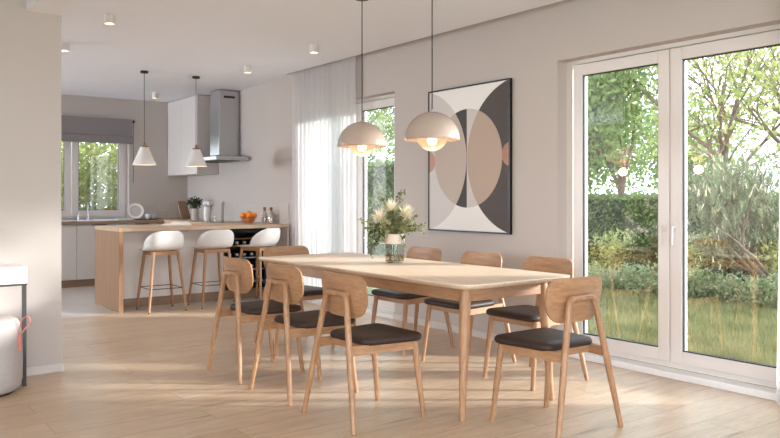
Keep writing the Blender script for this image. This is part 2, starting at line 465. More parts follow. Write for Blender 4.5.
# french window behind the curtain
r = thing('window_1', None, None); r['kind'] = 'structure'
fo = bmesh.new()
bx(fo, FX+.02, FX+.1, W1-.05, W1, .045, DT); bx(fo, FX+.02, FX+.1, W0, W0+.05, .045, DT)
bx(fo, FX+.02, FX+.1, W0+.05, W1-.05, DT-.03, DT); bx(fo, FX+.02, FX+.1, W0+.05, W1-.05, .045, .1)
obj('frame', fo, 'white_frame', r)
s1 = sash(r, 'x', 6.10, 6.842, .085, 2.248, FX); s2 = sash(r, 'x', 6.856, W1-.03, .085, 2.248, FX)
handle(s2, 'x', 6.90, 1.03, FX)
struct('window_sill_2', box(4.585, FX+.02, W0, W1, 0, .042, .003), 'sill')
# kitchen window
r = thing('window_2', None, None); r['kind'] = 'structure'
KY = YB+.09
fo = bmesh.new()
bx(fo, KX0, KX0+.04, KY+.02, KY+.1, KZ0, KZ1); bx(fo, KX1-.05, KX1, KY+.02, KY+.1, KZ0, KZ1)
bx(fo, KX0+.04, KX1-.05, KY+.02, KY+.1, KZ0, KZ0+.04); bx(fo, KX0+.04, KX1-.05, KY+.02, KY+.1, KZ1-.04, KZ1)
obj('frame', fo, 'white_frame', r)
s1 = sash(r, 'y', 2.9, 3.655, KZ0+.02, KZ1-.02, KY, .09); s2 = sash(r, 'y', 2.05, 2.888, KZ0+.02, KZ1-.02, KY, .09)
handle(s1, 'y', 2.935, 1.66, KY)
# splashbacks
bm = bmesh.new(); bx(bm, KX1+.03, XW-.012, YB-.012, YB, .9, 1.14); struct('trim_splashback_back', bm, 'terrazzo')
bm = bmesh.new(); bx(bm, XW-.012, XW, 8.19, YB, .9, 1.14); struct('trim_splashback_right', bm, 'terrazzo')

# ------------------------------------------------------------------ CURTAINS, BLIND
def curtain(name, label, y0, y1, x, z0, z1, folds, flare=0.):
    n = folds*10; rows = 12; V = []; F = []
    ph = [random.uniform(.6, 1.4) for _ in range(folds+1)]
    for j in range(rows+1):
        t = j/rows; z = z1+(z0-z1)*t
        for i in range(n+1):
            s = i/n; a = .020+.018*t
            y = y0+(y1-y0)*s + .012*math.sin(s*folds*PI*4+1)*t + flare*t*s
            k = s*folds; w = ph[min(int(k), folds-1)]
            V.append((x + a*.7*w*math.sin(k*2*PI) + .008*math.sin(k*5.1+t*2), y, z))
    for j in range(rows):
        for i in range(n):
            a = j*(n+1)+i; F.append((a, a+1, a+n+2, a+n+1))
    o = rawmesh(name, V, F, 'sheer', smooth=True)
    return meta(o, label, 'curtain')
curtain('sheer_curtain', 'sheer white curtain hanging from the ceiling slot beside the kitchen peninsula', 6.64, 7.985, 4.515, .012, CH+.09, 15)
curtain('sheer_curtain', 'sheer white curtain at the right edge of the terrace doors', 1.15, 2.165, 4.515, .012, CH+.09, 12, .045)

r = thing('roman_blind', 'grey fabric roman blind pulled up over the kitchen window', 'blind', (0, YB, 0))
bm = bmesh.new()
V = [(0, 2.385), (-.05, 2.385), (-.05, 2.12), (-.075, 2.075), (-.08, 2.035), (-.055, 2.02), (-.02, 2.02)]
x0, x1 = 1.95, 3.72
pr = [(-.03, 2.385), (-.055, 2.385), (-.055, 2.13), (-.075, 2.11), (-.08, 2.045), (-.06, 2.02), (-.03, 2.02), (-.03, 2.10)]
a = [bm.verts.new((x0, y, z)) for y, z in pr]; b = [bm.verts.new((x1, y, z)) for y, z in pr]
n = len(pr)
for k in range(n): bm.faces.new((a[k], a[(k+1) % n], b[(k+1) % n], b[k]))
bm.faces.new(a[::-1]); bm.faces.new(b)
for zz in (2.12, ): tube(bm, [(x0, -.066, zz), (x1, -.066, zz)], .012, 8)
obj('fabric', bm, 'blind', r)
bm = bmesh.new(); bx(bm, x0, x1+.008, -.05, -.0, 2.35, 2.384); obj('head_rail', bm, 'white_frame', r)
bm = bmesh.new(); lathe(bm, [(0, 0), (.02, 0), (.02, .03), (0, .03)], 16)
for v in bm.verts: v.co = Vector((x1+.005+v.co.z, -.04+v.co.x*1, 2.355+v.co.y))
obj('chain_wheel', bm, 'black', r)
bm = bmesh.new(); tube(bm, [(x1+.02, -.04, 2.35), (x1+.02, -.045, 1.45), (x1+.02, -.03, 1.44), (x1+.02, -.025, 1.46), (x1+.02, -.02, 2.35)], .002, 5); obj('chain', bm, 'cord', r)

# ------------------------------------------------------------------ ARTWORK
r = thing('framed_artwork', 'framed abstract print of overlapping circles on the wall behind the dining table', 'picture', (XW, 4.966, 1.564), -PI/2)
# local +x -> world -y ; local +y -> world +x... front is local -y
HW, HH, FT = .529, .650, .014
bm = bmesh.new()
bx(bm, -HW, -HW+FT, -.032, -.001, -HH, HH); bx(bm, HW-FT, HW, -.032, -.001, -HH, HH)
bx(bm, -HW+FT, HW-FT, -.032, -.001, -HH, -HH+FT); bx(bm, -HW+FT, HW-FT, -.032, -.001, HH-FT, HH)
obj('frame', bm, 'black', r)
obj('print', box(-HW+FT, HW-FT, -.026, -.004, -HH+FT, HH-FT), 'art', r)

# ------------------------------------------------------------------ DINING TABLE
TX, TYc, TL, TW, TZ = 3.137, 4.14, 2.41, .884, .76
r = thing('dining_table', 'long light oak dining table with rounded corners and tapered legs', 'table', (TX, TYc, 0))
out = rounded([(-TW/2, -TL/2), (TW/2, -TL/2), (TW/2, TL/2), (-TW/2, TL/2)], .095, 10)
# slightly boat-shaped sides
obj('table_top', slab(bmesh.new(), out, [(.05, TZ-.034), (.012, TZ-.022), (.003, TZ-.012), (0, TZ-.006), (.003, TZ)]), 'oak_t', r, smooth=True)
bm = bmesh.new(); ay, ax = TL/2-.17, .315
bx(bm, -ax+.008, -ax+.032, -ay, ay, TZ-.115, TZ-.03, .002)
obj('side_apron', bm, 'oak_y', r)
bm = bmesh.new(); bx(bm, ax+.008, ax+.032, -ay, ay, TZ-.115, TZ-.03, .002); obj('side_apron', bm, 'oak_y', r)
for s in (-1, 1):
    bm = bmesh.new(); bx(bm, -ax, ax, s*ay-.012, s*ay+.012, TZ-.115, TZ-.03, .002); obj('end_apron', bm, 'oak_x', r)
for sx in (-1, 1):
    for sy in (-1, 1):
        bm = bmesh.new()
        p0 = Vector((sx*.31+.028, sy*(TL/2-.175), TZ-.03)); p1 = Vector((sx*.362+.028, sy*(TL/2-.145), 0))
        tube(bm, [p0, p0.lerp(p1, .14), p0.lerp(p1, .5), p1], [.032, .032, .027, .0175], 20)
        obj('leg', bm, 'oak_z', r, smooth=True)

# ------------------------------------------------------------------ DINING CHAIRS
def bent(p, rad, seg=5):
    """polyline with rounded bends"""
    out = [Vector(p[0])]
    for i in range(1, len(p)-1):
        a, b, c = Vector(p[i-1]), Vector(p[i]), Vector(p[i+1])
        q0 = b+(a-b).normalized()*rad; q1 = b+(c-b).normalized()*rad
        for k in range(seg+1):
            s = k/seg; out.append(q0*(1-s)**2+b*2*s*(1-s)+q1*s*s)
    out.append(Vector(p[-1])); return out
def make_chair():
    r = thing('dining_chair', 'x', 'chair')
    # faces +y
    rf, rt = Vector((.252, -.247, 0)), Vector((.098, -.192, .700))
    def rear(s):
        a = Vector((s*rf.x, rf.y, 0)); b = Vector((s*rt.x, rt.y, rt.z)); return a, b
    # inverted-U rear frame: two legs are parts, joined by a bar
    for s in (-1, 1):
        a, b = rear(s)
        pts = bent([a, b, Vector((0, rt.y, rt.z+.0))], .035, 7)
        L = len(pts); rr = []
        for q in pts:
            t = min(1, max(0, q.z/.70)); rr.append(.0125+.0055*min(1, t/.5) - (.0025 if t > .95 else 0))
        rr[-1] = .0145
        bm = bmesh.new(); mid = a.lerp(b, .5)
        tube(bm, [pts[0], a.lerp(b, .3), mid, a.lerp(b, .75)] + pts[1:], [.0135, .0165, .0185, .0175] + [.016]*(len(pts)-1), 14)
        obj('rear_leg', bm, 'oak_z', r, smooth=True)
    for s in (-1, 1):
        bm = bmesh.new()
        f0 = Vector((s*.218, .245, 0)); f1 = Vector((s*.196, .195, .425))
        tube(bm, [f0, f0.lerp(f1, .55), f1], [.0135, .0175, .019], 14)
        obj('front_leg', bm, 'oak_z', r, smooth=True)
    for s in (-1, 1):
        bm = bmesh.new()
        a, b = rear(s); p = a.lerp(b, .585); q = Vector((s*.196, .195, .406))
        d = (q-p).normalized(); n = Vector((-d.y, d.x, 0)).normalized()
        vs = []
        for P, h in ((p, .026), (q, .022)):
            for k, (u, w) in enumerate(((-1,-1),(1,-1),(1,1),(-1,1))):
                vs.append(bm.verts.new(P + n*u*.0105 + Vector((0,0,w*h))))
        for k in range(4): bm.faces.new((vs[k], vs[(k+1) % 4], vs[4+(k+1) % 4], vs[4+k]))
        bm.faces.new(vs[:4][::-1]); bm.faces.new(vs[4:])
        obj('side_rail', bm, 'oak_y', r)
    bm = bmesh.new(); bx(bm, -.19, .19, .178, .20, .386, .428, .003); obj('front_rail', bm, 'oak_x', r)
    bm = bmesh.new(); bx(bm, -.178, .178, -.115, -.097, .39, .428, .003); obj('rear_rail', bm, 'oak_x', r)
    # pad
    o = rounded([(-.192, -.135), (.192, -.135), (.236, .262), (-.236, .262)], [.075, .075, .085, .085], 8)
    bm = slab(bmesh.new(), o, [(.03, .427), (.008, .430), (0, .442), (.002, .456), (.012, .466), (.035, .472), (.06, .474)])
    obj('seat_pad', bm, 'leather', r, smooth='all')
    # curved plywood backrest
    W, zt, zb, th = .220, .808, .572, .009
    nu, nv = 22, 20
    def hw(v):           # v 0 bottom..1 top
        z = v*(zt-zb); rb, rt2 = .125, .065; w = W
        if z < rb: w = W-.115+.115*math.sqrt(max(0, 1-((rb-z)/rb)**2))
        d = (zt-zb)-z
        if d < rt2: w = min(w, W-rt2+rt2*math.sqrt(max(0, 1-((rt2-d)/rt2)**2)))
        return w
    V = [[], []]; bm = bmesh.new()
    for side in (0, 1):
        for j in range(nv+1):
            v = .5-.5*math.cos(PI*j/nv); w = hw(v); z = zb+v*(zt-zb)
            row = []
            for i in range(nu+1):
                x = (2*i/nu-1)*w
                y = -.174 + .65*x*x - .03*(v-.5) + (th if side else 0)
                row.append(bm.verts.new((x, y, z)))
            V[side].append(row)
    for side in (0, 1):
        for j in range(nv):
            for i in range(nu):
                f = [V[side][j][i], V[side][j][i+1], V[side][j+1][i+1], V[side][j+1][i]]
                bm.faces.new(f if side == 0 else f[::-1])
    A, B = V
    loop = [(0, i) for i in range(nu)] + [(j, nu) for j in range(nv)] + [(nv, i) for i in range(nu, 0, -1)] + [(j, 0) for j in range(nv, 0, -1)]
    for k in range(len(loop)):
        p, q = loop[k], loop[(k+1) % len(loop)]
        bm.faces.new((A[p[0]][p[1]], B[p[0]][p[1]], B[q[0]][q[1]], A[q[0]][q[1]]))
    bk = obj('backrest', bm, 'oak_x', r, smooth=True)
    for s in (-1, 1):
        bm = bmesh.new()
        tube(bm, [(s*.078, -.192, .700), (s*.078, -.165, .700)], [.017, .017], 14); obj('back_plug', bm, 'oak_x', r, smooth=True)
    return r
chair = make_chair()
LC = 'oak dining chair with dark leather seat, '
chairs = [
    (2.44, 3.486, -PI/2, LC+'nearest of the three on the table\'s left side'),
    (2.44, 4.150, -PI/2, LC+'middle of the three on the table\'s left side'),
    (2.44, 4.810, -PI/2, LC+'furthest of the three on the table\'s left side'),
    (3.16, 2.745, 0, LC+'at the near end, before the terrace doors'),
    (3.85, 3.52, PI/2, LC+'wall side, beside the terrace door reveal'),
    (3.85, 4.18, PI/2, LC+'middle of the wall side, under the artwork'),
    (3.85, 4.86, PI/2, LC+'wall side, just right of the vase'),
    (3.16, 5.53, PI, LC+'at the far end, by the bar stools'),
]
for i, (x, y, a, lab) in enumerate(chairs):
    c = chair if i == 0 else dup(chair)
    c.location = (x, y, 0); c.rotation_euler = (0, 0, a); meta(c, lab, 'chair', 'dining chairs around the table')

# ------------------------------------------------------------------ BAR STOOLS
def make_stool():
    r = thing('bar_stool', 'x', 'stool')
    # shell (faces +y)
    prof = [(.205, .652), (.17, .662), (.10, .655), (.0, .648), (-.10, .650), (-.165, .668), (-.205, .705), (-.222, .755), (-.23, .805), (-.235, .845), (-.237, .868)]
    hwd = [.150, .185, .200, .208, .212, .214, .212, .206, .190, .155, .09]
    up = [.0, .002, .006, .014, .030, .040, .035, .02, .005, 0, 0]       # side lift
    fw = [0, 0, 0, .01, .05, .11, .14, .135, .10, .055, .02]              # wrap forward
    nt = 14; V = []; F = []
    for j, (y, z) in enumerate(prof):
        for i in range(nt+1):
            t = 2*i/nt-1
            e = abs(t)**2.4
            V.append((hwd[j]*math.sin(t*PI/2)*1., y + fw[j]*e, z + up[j]*e))
    for j in range(len(prof)-1):
        for i in range(nt):
            a = j*(nt+1)+i; F.append((a, a+1, a+nt+2, a+nt+1))
    sh = rawmesh('seat_shell', V, F, 'white_shell', r, True)
    m = sh.modifiers.new('t', 'SOLIDIFY'); m.thickness = .011; m.offset = 0
    m = sh.modifiers.new('s', 'SUBSURF'); m.levels = 1; m.render_levels = 1
    bm = bmesh.new(); a = .135
    for s in (-1, 1):
        bx(bm, -a, a, s*a-.011, s*a+.011, .605, .645, .002); bx(bm, s*a-.011, s*a+.011, -a, a, .605, .645, .002)
    obj('seat_frame', bm, 'oak_x', r)
    P = []
    for sx, sy in ((-1,-1), (1,-1), (1,1), (-1,1)):
        top = Vector((sx*a, sy*a, .64)); ft = Vector((sx*.203, sy*.198, .0))
        bm = bmesh.new(); tube(bm, [top, top.lerp(ft, .4), top.lerp(ft, .985)], [.0175, .017, .0115], 14)
        lg = obj('leg', bm, 'oak_z', r, smooth=True)
        bm = bmesh.new(); tube(bm, [top.lerp(ft, .985), ft], [.0118, .011], 12); obj('foot_cap', bm, 'rubber', lg)
        P.append(top.lerp(ft, (.64-.25)/.64))
    bm = bmesh.new()
    for k in range(4): tube(bm, [P[k], P[(k+1) % 4]], .0045, 8)
    obj('footrest', bm, 'dark_metal', r, smooth=True)
    return r
st = make_stool()
for i, (x, lab) in enumerate(((2.957, 'white shell bar stool with oak legs, leftmost at the peninsula'), (3.545, 'white shell bar stool with oak legs, middle one at the peninsula'), (4.125, 'white shell bar stool with oak legs, in front of the wine cooler'))):
    c = st if i == 0 else dup(st)
    c.location = (x, 8.08, 0); meta(c, lab, 'stool', 'bar stools at the peninsula')
    if i == 2: c.rotation_euler = (0, 0, .4)

# ------------------------------------------------------------------ KITCHEN
CZ = .897
# peninsula
r = thing('kitchen_peninsula', 'kitchen peninsula with oak counter, ribbed oak side panel and white back panel', 'kitchen counter')
obj('end_panel', box(2.53, 2.575, 8.167, 9.05, 0, CZ-.04), 'flute', r)
obj('end_panel_edge', box(2.53, 2.575, 8.163, 8.167, 0, CZ-.04), 'oak_z', r)
obj('counter', bx(bmesh.new(), 2.53, 4.585, 8.163, 9.05, CZ-.04, CZ, .002), 'oak_c', r)
bm = bmesh.new(); bx(bm, 2.576, 3.864, 8.48, 8.50, .1, CZ-.042); bx(bm, 4.436, 4.585, 8.48, 8.50, .1, CZ-.042)
obj('back_panel', bm, 'white_cab', r)
obj('toe_kick', box(2.576, 4.585, 8.485, 8.50, 0, .1), 'oak_cab', r)
bm = bmesh.new(); bx(bm, 2.58, 3.86, 8.51, 9.03, .1, CZ-.042); obj('cabinet_body', bm, 'white_cab', r)
obj('side_support', box(4.567, 4.585, 8.18, 8.479, 0, CZ-.042), 'grey_cab', r)
# wine cooler
r = thing('wine_cooler', 'black wine cooler with glass front built into the peninsula behind the stools', 'wine cooler', (3.87, 8.47, 0))
bm = bmesh.new(); w = .56
bx(bm, 0, .022, .01, .5, .11, .85); bx(bm, w-.022, w, .01, .5, .11, .85); bx(bm, .022, w-.022, .01, .5, .11, .13); bx(bm, .022, w-.022, .01, .5, .79, .85); bx(bm, .022, w-.022, .48, .5, .13, .79)
obj('body', bm, 'black', r)
shelf_z = [.20, .345, .49, .635]
for z in shelf_z + [.725]:
    obj('shelf', box(.024, w-.024, .02, .46, z-.012, z, .001), 'oak_x' if z > .6 else 'steel', r)
obj('door_handle', box(.06, w-.06, -.012, .0, .815, .828, .002), 'dark_metal', r)
bb = None; bi = 0
for z in shelf_z:
    for k in range(5):
        x = 3.87+.085+k*.0975
        if bb is None:
            bb = thing('wine_bottle', 'x', 'bottle')
            bm = bmesh.new(); lathe(bm, [(0, .30), (.034, .30), (.037, .29), (.037, .11), (.03, .09), (.0145, .07), (.0145, .001), (0, .001)], 16)
            g = obj('bottle_glass', bm, 'wine', bb, smooth=True)
            bm = bmesh.new(); lathe(bm, [(0, -.004), (.0158, -.004), (.0158, .035), (.015, .035)], 16); obj('foil_cap', bm, 'foilw', bb, smooth=True)
            o = bb
        else: o = dup(bb)
        o.rotation_euler = (-PI/2, 0, 0); o.location = (x, 8.495, z+.0375)
        row = {.20: 'bottom', .345: 'second lowest', .49: 'third', .635: 'upper'}[z]
        meta(o, 'dark wine bottle lying in the wine cooler on the %s shelf' % row, 'bottle', 'wine bottles on the %s cooler shelf' % row)
# back run
xs = [.385, .985, 1.585, 2.185, 2.785, 3.385, 3.985]
for a, b in zip(xs, xs[1:]):
    if a < 1.5: continue
    lab = {1.585: 'white base cabinet at the left end under the kitchen window', 2.185: 'white base cabinet left of the door seam under the kitchen sink', 2.785: 'white base cabinet right of the door seam, beside the oak end panel', 3.385: 'white base cabinet near the corner behind the peninsula'}[a]
    r = thing('base_cabinet', lab, 'cabinet', (a, 10.82, 0), 0, 'white base cabinets under the kitchen window')
    obj('body', box(.001, .599, .022, .58, .1, .85), 'grey_cab', r)
    d = obj('door', box(.002, .598, 0, .02, .105, .835, .0015), 'grey_cab', r)
    obj('handle', box(.2, .4, -.012, .0, .84, .849), 'black_metal', r)
    obj('toe_kick', box(.0, .6, .05, .06, .0, .1), 'oak_cab', r)
r = thing('worktop', 'oak worktop running under the kitchen window', 'worktop')
obj('counter', box(1.585, 3.99, 10.80, YB-.013, .852, CZ-.002, .002), 'oak_cab', r)
r = thing('side_worktop', 'oak worktop with base units along the right kitchen wall under the hood', 'worktop')
obj('counter', box(3.995, 4.585, 9.052, YB-.013, .852, CZ-.001, .002), 'oak_c', r)
obj('body', box(4.02, 4.585, 9.052, YB-.02, .1, .85), 'grey_cab', r)
obj('toe_kick', box(4.06, 4.585, 9.052, YB-.02, 0, .1), 'oak_cab', r)
meta(obj('induction_hob', box(4.09, 4.50, 9.25, 10.05, CZ, CZ+.006, .002), 'blackglass'), 'black glass hob set on the worktop below the hood', 'hob')
# sink + tap
r = thing('kitchen_sink', 'steel inset sink with draining board below the kitchen window', 'sink', (0, 0, CZ))
bm = bmesh.new(); bx(bm, 2.55, 3.62, 10.92, 11.32, -.001, .006, .002); obj('rim', bm, 'steel', r)
r = thing('kitchen_tap', 'chrome tap standing at the sink before the window', 'tap', (3.06, 11.27, CZ+.006))
bm = bmesh.new(); tube(bm, [(0,0,0), (0,0,.02)], .026, 16); tube(bm, bent([(0,0,.02), (0,0,.24), (0,-.17,.24), (0,-.17,.21)], .03), .013, 12); obj('spout', bm, 'chrome', r, smooth=True)
bm = bmesh.new(); tube(bm, [(.012,0,.09), (.06,0,.10)], .008, 10); obj('lever', bm, 'chrome', r, smooth=True)
r = thing('soap_dispenser', 'small steel soap dispenser left of the tap', 'soap dispenser', (2.93, 11.27, CZ+.006))
bm = bmesh.new(); lathe(bm, [(0,0), (.02,0), (.02,.06), (.008,.066), (.008,.09), (0,.09)], 16); obj('body', bm, 'steel', r, smooth=True)
bm = bmesh.new(); tube(bm, [(0,0,.086), (0,-.04,.082)], .005, 8); obj('nozzle', bm, 'steel', r)
# dish things
r = thing('dish_rack', 'dark flat drying rack on the worktop right of the window', 'dish rack', (3.83, 11.2, CZ-.002))
obj('tray', box(-.17, .24, -.12, .12, 0, .012, .003), 'dark_metal', r)
r = thing('serving_tray', 'flat white tray lying on the worktop by the sink', 'tray', (3.50, 11.13, CZ+.005))
obj('tray', box(-.09, .13, -.10, .1, 0, .012, .004), 'ceramicw', r)
def disc_plate():
    bm = bmesh.new(); lathe(bm, [(0, 0), (.06, 0), (.085, .008), (.115, .016), (.116, .019), (.084, .012), (.06, .005), (0, .005)], 36); return bm
o = obj('dinner_plate', disc_plate(), 'ceramicw', smooth=True)
bm = bmesh.new(); lathe(bm, [(0, .0055), (.06, .0055), (.083, .0125), (.082, .0135), (.059, .0065), (0, .0065)], 36); obj('well', bm, 'ceramic', o, smooth=True); o.rotation_euler = (math.radians(80), 0, -.25); o.location = (3.735, 11.27, CZ+.125)
meta(o, 'round white plate standing upright on the dish rack', 'plate')
def cup(loc, rot, lab):
    r = thing('white_cup', lab, 'cup', loc, 0, 'white cups beside the plate'); r.rotation_euler = rot
    bm = bmesh.new(); lathe(bm, [(0, 0), (.025, 0), (.04, .03), (.043, .07), (.040, .07), (.037, .03), (.022, .005), (0, .005)], 24); obj('bowl', bm, 'ceramicw', r, smooth=True)
    bm = bmesh.new(); tube(bm, bent([(.04, 0, .055), (.068, 0, .055), (.068, 0, .02), (.036, 0, .02)], .012), .005, 8); obj('handle', bm, 'ceramicw', r, smooth=True)
cup((3.90, 11.20, CZ+.011), (0, 0, .6), 'white cup standing on the dish rack, the one nearer the plate')
cup((3.985, 11.22, CZ+.011), (0, 0, 2.6), 'white cup standing on the dish rack, the one further from the plate')

# upper cabinets
yy = [10.27, 10.84, 11.41]
for i in range(2):
    r = thing('wall_cabinet', ['tall white wall cabinet beside the cooker hood', 'tall white wall cabinet in the kitchen corner'][i], 'cabinet', (4.276, yy[i], 1.558), 0, 'white wall cabinets')
    obj('body', box(.02, .323, .0, .569, 0, CH-1.558-.012), 'grey_cab', r)
    obj('door', box(0, .019, .001, .568, 0, CH-1.558-.012, .001), 'grey_cab', r)
# hood
r = thing('cooker_hood', 'stainless steel chimney cooker hood on the right kitchen wall', 'cooker hood')
bm = bmesh.new(); bx(bm, 4.125, 4.598, 9.28, 10.18, 1.72, 1.765, .002)
# shallow pyramid
vs = [bm.verts.new(p) for p in [(4.125,9.28,1.765),(4.598,9.28,1.765),(4.598,10.18,1.765),(4.125,10.18,1.765),(4.30,9.578,1.80),(4.598,9.578,1.80),(4.598,9.875,1.80),(4.30,9.875,1.80)]]
for f in ((0,1,5,4),(1,2,6,5),(2,3,7,6),(3,0,4,7),(4,5,6,7)): bm.faces.new([vs[i] for i in f])
obj('canopy', bm, 'steel', r)
obj('chimney', box(4.30, 4.598, 9.578, 9.875, 1.79, 2.42, .002), 'steel', r)
obj('upper_chimney', box(4.304, 4.598, 9.582, 9.871, 2.42, CH-.012, .002), 'steel', r)
obj('vent_grille', box(4.37, 4.53, 9.576, 9.583, 2.575, 2.605), 'black', r)
bm = bmesh.new()
for k in range(2): bx(bm, 4.2, 4.5, 9.36+k*.40, 9.70+k*.40, 1.712, 1.722)
obj('grease_filter', bm, 'dark_metal', r)

# counter items
z = CZ
r = thing('potted_herb', 'bushy green herb in a grey pot in the kitchen corner', 'plant', (4.36, 10.55, z-.001))
bm = bmesh.new(); lathe(bm, [(0,0), (.046,0), (.052,.10), (.054,.165), (.049,.165), (.046,.15), (0,.15)], 28); obj('pot', bm, 'ceramic', r, smooth=True)
def leafcloud(n, fn, size, asp=.45):
    V, F = [], []
    for _ in range(n):
        p = fn()
        if p is None: continue
        d = Vector((random.gauss(0,1), random.gauss(0,1), random.gauss(0,1))).normalized(); e = d.orthogonal().normalized()
        e.rotate(Matrix.Rotation(random.uniform(0, 2*PI), 3, d)); s = size*random.uniform(.6, 1.3)
        b = len(V); V += [p, p+d*s*.5+e*s*asp*.5, p+d*s, p+d*s*.5-e*s*asp*.5]; F.append((b, b+1, b+2, b+3))
    return V, F
def blob(c, r, shell=.5):
    def fn():
        d = Vector((random.gauss(0,1), random.gauss(0,1), random.gauss(0,1))).normalized()
        t = shell+(1-shell)*random.random()
        return Vector((c[0]+d.x*r[0]*t, c[1]+d.y*r[1]*t, c[2]+d.z*r[2]*t))
    return fn
V, F = leafcloud(560, blob((0, 0, .245), (.125, .125, .10), .15), .036)
rawmesh('foliage', V, F, 'leaf_d', r)
bm = bmesh.new()
for k in range(10):
    a = k*.63; tube(bm, [(0.02*math.cos(a), .02*math.sin(a), .14), (.07*math.cos(a), .07*math.sin(a), .25)], .002, 5)
obj('stem', bm, 'stemg', r)
r = thing('white_vase', 'white vase with white flowers beside the potted herb', 'vase', (4.36, 10.12, z+.0))
bm = bmesh.new(); lathe(bm, [(0,0), (.040,0), (.047,.08), (.044,.17), (.036,.195), (.032,.195), (.038,.16), (.035,.01), (0,.01)], 28); obj('vessel', bm, 'ceramicw', r, smooth=True)
bm = bmesh.new()
for k in range(9):
    a = k*2.4; q = (.03*math.cos(a)*(k % 3), .03*math.sin(a)*(k % 3), .235+.012*(k % 2))
    bmesh.ops.create_icosphere(bm, subdivisions=2, radius=.032, matrix=Matrix.Translation(q))
obj('flower_head', bm, 'ceramicw', r, smooth=True)
r = thing('cutting_board', 'dark wooden cutting board leaning in the kitchen corner', 'cutting board', (4.40, 10.98, z)); r.rotation_euler = (math.radians(-18), 0, .5)
o = rounded([(-.10, 0), (.10, 0), (.10, .28), (-.10, .28)], .03, 5)
bm = slab(bmesh.new(), o, [(.003, -.01), (0, -.007), (0, .007), (.003, .01)])
for v in bm.verts: v.co = Vector((v.co.x, v.co.z, v.co.y+.004))
obj('board', bm, 'oak_cab', r)
r = thing('drinking_glass', 'short clear drinking glass on the counter beside the white vase', 'glass', (3.93, 9.04-.1, z))
bm = bmesh.new(); lathe(bm, [(0, .001), (.036, .001), (.042, .07), (.040, .07), (.034, .01), (0, .01)], 28); obj('tumbler', bm, 'clear', r, smooth=True)
r = thing('open_book', 'open book lying on the peninsula counter above the left stool', 'book', (3.34, 8.64, z), .3)
for s in (-1, 1):
    bm = bmesh.new(); n = 10; pr = [(s*(.002+.15*k/n), .003+(.045 if s > 0 else .02)*math.sin(PI*min(1, .12+k/n*.95))**.7*(1-.4*k/n)) for k in range(n+1)]
    top = [[bm.verts.new((x, y, zz)) for x, zz in pr] for y in (-.11, .11)]
    bot = [[bm.verts.new((x, y, .0005)) for x, zz in pr] for y in (-.11, .11)]
    for k in range(n):
        bm.faces.new((top[0][k], top[0][k+1], top[1][k+1], top[1][k])); bm.faces.new((bot[0][k], bot[1][k], bot[1][k+1], bot[0][k+1]))
        for q in (0, 1): bm.faces.new((top[q][k], bot[q][k], bot[q][k+1], top[q][k+1]))
    for k in (0, n): bm.faces.new((top[0][k], top[1][k], bot[1][k], bot[0][k]))
    obj('page_block', bm, 'paper', r, smooth=True)
obj('cover', box(-.157, .157, -.114, .114, -.0, .0012), 'dark_metal', r)
# fruit bowl and oranges
bc = Vector((4.28, 8.66, z))
r = thing('fruit_bowl', 'clear glass bowl filled with oranges on the peninsula', 'bowl', bc)
bm = bmesh.new(); lathe(bm, [(0, .001), (.05, .001), (.085, .03), (.108, .085), (.105, .086), (.081, .033), (.048, .006), (0, .006)], 36); obj('bowl_wall', bm, 'bowl', r, smooth=True)
orr = [(.045, 0, .046), (-.024, .042, .046), (-.026, -.042, .046), (0.072, .034, .098), (-.01, .074, .10), (-.072, .01, .10), (-.022, -.068, .10), (.056, -.05, .10), (.002, -.002, .125)]
first = None
for k, p in enumerate(orr):
    if first is None:
        bm = bmesh.new(); bmesh.ops.create_uvsphere(bm, u_segments=20, v_segments=12, radius=.036); o = first = obj('orange', bm, 'orange', smooth='all')
    else: o = first.copy(); col.objects.link(o)
    o.location = bc+Vector(p); o.rotation_euler = (k, k*2, k)
    meta(o, ['orange in the bottom layer of the glass fruit bowl', 'orange in the upper layer of the glass fruit bowl', 'orange on the very top of the fruit bowl'][0 if k < 3 else (2 if k == 8 else 1)], 'orange', ['bottom oranges', 'upper oranges', 'top orange'][0 if k < 3 else (2 if k == 8 else 1)])
for k, (x, y) in enumerate(((4.50, 8.65), (4.50, 8.48))):
    r = thing('cork_bottle', ['small clear bottle with cork, nearer the oranges', 'small clear bottle with cork, nearer the curtain'][k], 'bottle', (x, y, z), 0, 'corked bottles on the peninsula')
    bm = bmesh.new(); lathe(bm, [(0, .001), (.034, .001), (.036, .01), (.036, .12), (.02, .15), (.018, .175), (.015, .175), (.017, .148), (.032, .118), (.032, .01), (0, .01)], 24); obj('bottle_glass', bm, 'bowl', r, smooth=True)
    bm = bmesh.new(); lathe(bm, [(0, .16), (.0145, .16), (.019, .178), (.019, .203), (0, .203)], 20); obj('cork', bm, 'cork', r, smooth=True)
    bm = bmesh.new(); lathe(bm, [(0, .011), (.031, .011), (.031, .115), (0, .115)], 20); obj('filling', bm, 'paper', r, smooth=True)

